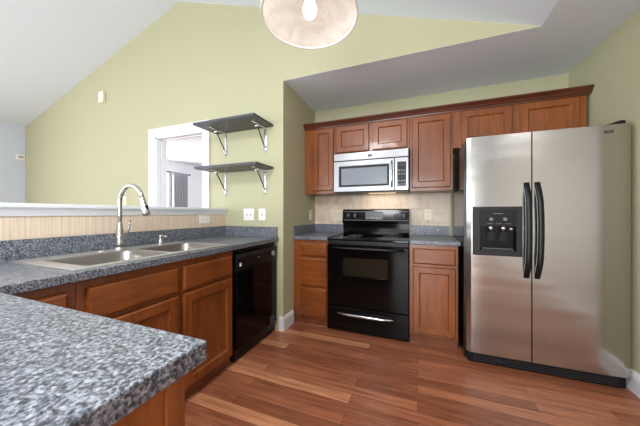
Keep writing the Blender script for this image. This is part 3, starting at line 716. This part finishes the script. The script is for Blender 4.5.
for u in (.512, .590):
    b = MB(); b.cyl(FF(u, .046, 1.058), FF(u, .046, 1.018), .024, .016, 20); b.build('chute', M['nickel'], ds)
    b = MB(); b.loft([[FF(u - .024, .034, .945), FF(u + .024, .034, .945), FF(u + .02, .046, 1.012), FF(u - .02, .046, 1.012)], [FF(u - .024, .040, .945), FF(u + .024, .040, .945), FF(u + .02, .052, 1.012), FF(u - .02, .052, 1.012)]]); b.build('paddle', M['dark_grey'], ds)
b = MB(); fbox(b, FF, n0 + .01, n1 - .01, .028, O1 + .004, nz0, nz0 + .018, .004); tr = b.build('drip_tray', M['dark_grey'], ds)
b = MB()
for k in range(9): fbox(b, FF, n0 + .02, n1 - .02, .032 + k * .0045, .034 + k * .0045, nz0 + .018, nz0 + .0195)
b.build('tray_grille', M['mid_grey'], tr)
b = MB(); fbox(b, FF, .636, .652, .028, .030, 1.030, 1.042); b.build('night_light', M['white_plastic'], ds)
# badge, hinge cover, grille, feet
b = MB(); fbox(b, FF, 1.138, 1.184, .062, .0655, 1.672, 1.690, .001); bd = b.build('badge', M['dark_grey'], fd)
b = MB(); fbox(b, FF, 1.146, 1.176, .0655, .0662, 1.679, 1.683); b.build('badge_mark', M['mid_grey'], bd)
MB().prism([(1.11, 1.716), (1.255, 1.716), (1.255, 1.752), (1.235, 1.756), (1.19, 1.742), (1.14, 1.729)], lambda u, v, w: (u, w, v), 2.235, 2.32).build('hinge_cover', M['black_matte'], rf)
MB().prism([(.37, 1.716), (.49, 1.716), (.45, 1.73), (.39, 1.745), (.37, 1.742)], lambda u, v, w: (u, w, v), 2.25, 2.32).build('hinge_cover', M['black_matte'], rf)
b = MB(); fbox(b, FF, f0 + .01, f1 - .008, -.02, .032, .012, .092, .008); gr = b.build('base_grille', M['black_matte'], rf)
b = MB()
for k in range(4): fbox(b, FF, f0 + .05, f1 - .05, .032, .036, .024 + k * .016, .031 + k * .016)
b.build('grille_louver', M['dark_grey'], gr)
MB().tube([FF(f0 + .20, .036, .060), FF(f0 + .225, .046, .050), FF(f0 + .25, .046, .062)], [.006, .007, .005], 10).build('grille_tab', M['dark_grey'], gr)
for u in (f0 + .06, f1 - .06):
    for yy in (2.33, 2.92): MB().cyl((u, yy, 0), (u, yy, .025), .022, .022, 14).build('foot', M['black_matte'], rf)

# ================================================================ WALL SHELVES
def shelf(label, zt, front, x0, x1):
    t = thing('wall_shelf', label, 'shelf', ((x0 + x1) / 2, YG, zt - .25), 'charcoal shelves on the green wall')
    MB().box(x0, x1, front, YG - .002, zt, zt + .022, .002).build('shelf_board', M['shelf'], t)
    for bx in (-1.925, -1.428):
        br = MB().box(bx - .011, bx + .011, YG - .007, YG - .001, zt - .235, zt - .001, .002).box(bx - .011, bx + .011, YG - .22, YG - .006, zt - .007, zt - .001, .002).build('shelf_bracket', M['chrome'], t)
        MB().tube([(bx, YG - .012, zt - .195), (bx, YG - .135, zt - .026)], .006, 10).build('brace_rod', M['dark_grey'], br)
        MB().cyl((bx - .022, YG - .014, zt - .195), (bx + .022, YG - .014, zt - .195), .008, None, 14, True, .002).build('pivot_pin', M['chrome'], br)
        MB().cyl((bx - .02, YG - .14, zt - .022), (bx + .02, YG - .14, zt - .022), .011, None, 14, True, .002).build('pivot_pin', M['chrome'], br)
        MB().cyl((bx, YG - .012, zt - .245), (bx, YG - .012, zt - .228), .009, .009, 12).build('end_knob', M['chrome'], br)
    return t
shelf('upper charcoal wall shelf on two chrome brackets', 2.010, 1.862, -2.045, -1.333)
shelf('lower charcoal wall shelf on two chrome brackets, just above the switches', 1.588, 1.888, -2.060, -1.330)

# ================================================================ PLATES ON THE WALLS
def plate(name, label, cat, F, u, z, w, hgt, m, kind, group=None):
    t = thing(name, label, cat, F(u, 0, z - hgt / 2), group)
    b = MB(); fbox(b, F, u - w / 2, u + w / 2, .0005, .006, z - hgt / 2, z + hgt / 2, .0025); b.build('cover_plate', m, t)
    if kind[0] == 's':
        n = int(kind[1])
        for k in range(n):
            uu = u + (k - (n - 1) / 2) * .046
            b = MB(); fbox(b, F, uu - .0055, uu + .0055, .006, .0075, z - .013, z + .013, .0005); sp_ = b.build('switch_frame', M['grey_plastic'], t)
            b = MB(); fbox(b, F, uu - .004, uu + .004, .0075, .016, z - .002, z + .010, .001); b.build('toggle', m, t)
    else:
        horizontal = kind == 'oh'
        for s_ in (-1, 1):
            du, dz = ((.028 * s_, 0) if horizontal else (0, .020 * s_))
            b = MB(); fbox(b, F, u + du - .0165, u + du + .0165, .006, .008, z + dz - .014, z + dz + .014, .001); so = b.build('socket', m, t)
            b = MB()
            for e in (-.006, .006): fbox(b, F, u + du + e - .0012, u + du + e + .0012, .008, .0086, z + dz - .006, z + dz + .005)
            b.build('slot', M['dark_grey'], so)
    return t
FG = faceY(YG)
plate('light_switch', 'white double light switch plate on the green wall, left of the single one', 'light switch', FG, -1.626, 1.137, .128, .122, M['white_plastic'], 's2')
plate('light_switch', 'narrow white single switch plate on the green wall beside the corner', 'light switch', FG, -1.465, 1.137, .082, .120, M['white_plastic'], 's1')
FHW = faceX(XH - .019)
plate('wall_outlet', 'white sideways outlet on the beige panel under the ledge', 'outlet', FHW, 1.895, 1.092, .125, .078, M['white_plastic'], 'oh')
plate('wall_outlet', 'cream outlet on the green return wall left of the tiles', 'outlet', faceX(XJ), 2.868, 1.128, .078, .122, M['cream_plastic'], 'ov')
plate('wall_outlet', 'pale outlet on the beige tiles right of the range', 'outlet', faceY(YB - .011), .110, 1.138, .074, .118, M['cream_plastic'], 'ov')
plate('light_switch', 'small cream switch plate on the living room wall seen behind the faucet', 'light switch', FG, -3.575, 1.315, .07, .115, M['cream_plastic'], 's1')
b = MB(); fbox(b, FG, -4.075, -3.975, .0005, .035, 2.66, 2.81, .004); cbx = b.build('chime_box', M['cream_plastic']); tag(cbx, 'small cream chime box high on the sunlit green gable wall', 'doorbell chime')
b = MB(); fbox(b, FG, -4.065, -3.985, .035, .037, 2.675, 2.795, .0); b.build('chime_cover', M['white_plastic'], cbx)
ts = thing('thermostat', 'small white thermostat on the pale blue wall at far left', 'thermostat', (XW, 2.126, 2.02))
MB().box(XW + .0005, XW + .03, 2.075, 2.178, 2.02, 2.115, .008).build('thermostat_body', M['white_plastic'], ts)
MB().box(XW + .03, XW + .032, 2.10, 2.155, 2.06, 2.085, .0005).build('thermostat_display', M['win_blind'], ts)

# ================================================================ CURTAIN IN THE FAR ROOM
crod = thing('curtain_rod', 'dark curtain rod over the far bedroom window', 'curtain rod', (RX + .08, 4.3, 2.14))
MB().cyl((RX + .08, 3.35, 2.155), (RX + .08, 5.0, 2.155), .012, None, 12).build('rod', M['dark_grey'], crod)
for v in (3.33, 5.02): MB().lathe([(.004, -.02), (.02, -.01), (.022, 0), (.02, .01), (.004, .02)], (RX + .08, v, 2.155), 16, 'Y').build('finial', M['dark_grey'], crod)
for v in (3.42, 4.93): MB().tube([(RX + .001, v, 2.155), (RX + .08, v, 2.155)], .007, 8).build('rod_bracket', M['dark_grey'], crod)
cu = MB(); n = 64; fpts = []; bpts = []
for k in range(n + 1):
    t = k / n; y = 4.48 + t * .42; o = .035 * math.sin(t * math.pi * 2 * 5.5)
    fpts.append((RX + .135 + o + .003, y)); bpts.append((RX + .129 + o, y))
outline = fpts + bpts[::-1]
zs = [.06, .8, 1.5, 2.05, 2.145]
cu.loft([[(x, y, z) for x, y in outline] for z in zs], smooth=True)
tag(cu.build('curtain', M['curtain']), 'grey curtain drawn aside at the far bedroom window seen through the doorway', 'curtain')

# ================================================================ PENDANT LAMP
PX, PY, PZ, PR = -.472, 1.095, 2.070, .222
pl_ = thing('pendant_lamp', 'round alabaster glass pendant lamp hanging above the kitchen', 'lamp', (PX, PY, PZ))
zc = zr(PX)
prof = [(PR, PZ), (PR - .004, PZ + .035), (PR * .9, PZ + .075), (PR * .70, PZ + .115), (PR * .42, PZ + .145), (.03, PZ + .16)]
inner = [(r - .006, z - .006 if i else z) for i, (r, z) in enumerate(prof)]
sh_ = MB(); sh_.lathe(prof + inner[::-1] + [prof[0]], (PX, PY, 0), 64, close=False)
bmesh.ops.remove_doubles(sh_.bm, verts=sh_.bm.verts[:], dist=.0002)
sh_.build('lamp_shade', M['alabaster'], pl_)
MB().lathe([(PR + .003, PZ - .004), (PR + .004, PZ + .004), (PR - .004, PZ + .006), (PR - .009, PZ), (PR - .006, PZ - .005), (PR + .003, PZ - .004)], (PX, PY, 0), 64, close=False).build('shade_rim', M['white_plastic'], pl_)
MB().cyl((PX, PY, PZ + .16), (PX, PY, zc + .0), .008, None, 12).build('stem', M['nickel'], pl_)
MB().lathe([(.012, zc - .06), (.05, zc - .045), (.065, zc - .02), (.065, zc + .02)], (PX, PY, 0), 32).build('canopy', M['nickel'], pl_)
so = MB().lathe([(.022, PZ + .155), (.024, PZ + .12), (.02, PZ + .095)], (PX, PY, 0), 20).build('socket', M['white_plastic'], pl_)
MB().lathe([(.013, PZ + .10), (.018, PZ + .085), (.030, PZ + .055), (.033, PZ + .035), (.029, PZ + .015), (.016, PZ + .002), (.003, PZ - .001)], (PX, PY, 0), 24).build('bulb', M['bulb'], so)

pt = bpy.data.lights.new('pendant_bulb_light', 'POINT'); pt.energy = 1.4; pt.color = (1, .95, .88); pt.shadow_soft_size = .04
pto = bpy.data.objects.new('pendant_bulb_light', pt); COL.objects.link(pto); pto.location = (PX, PY, PZ - .05)
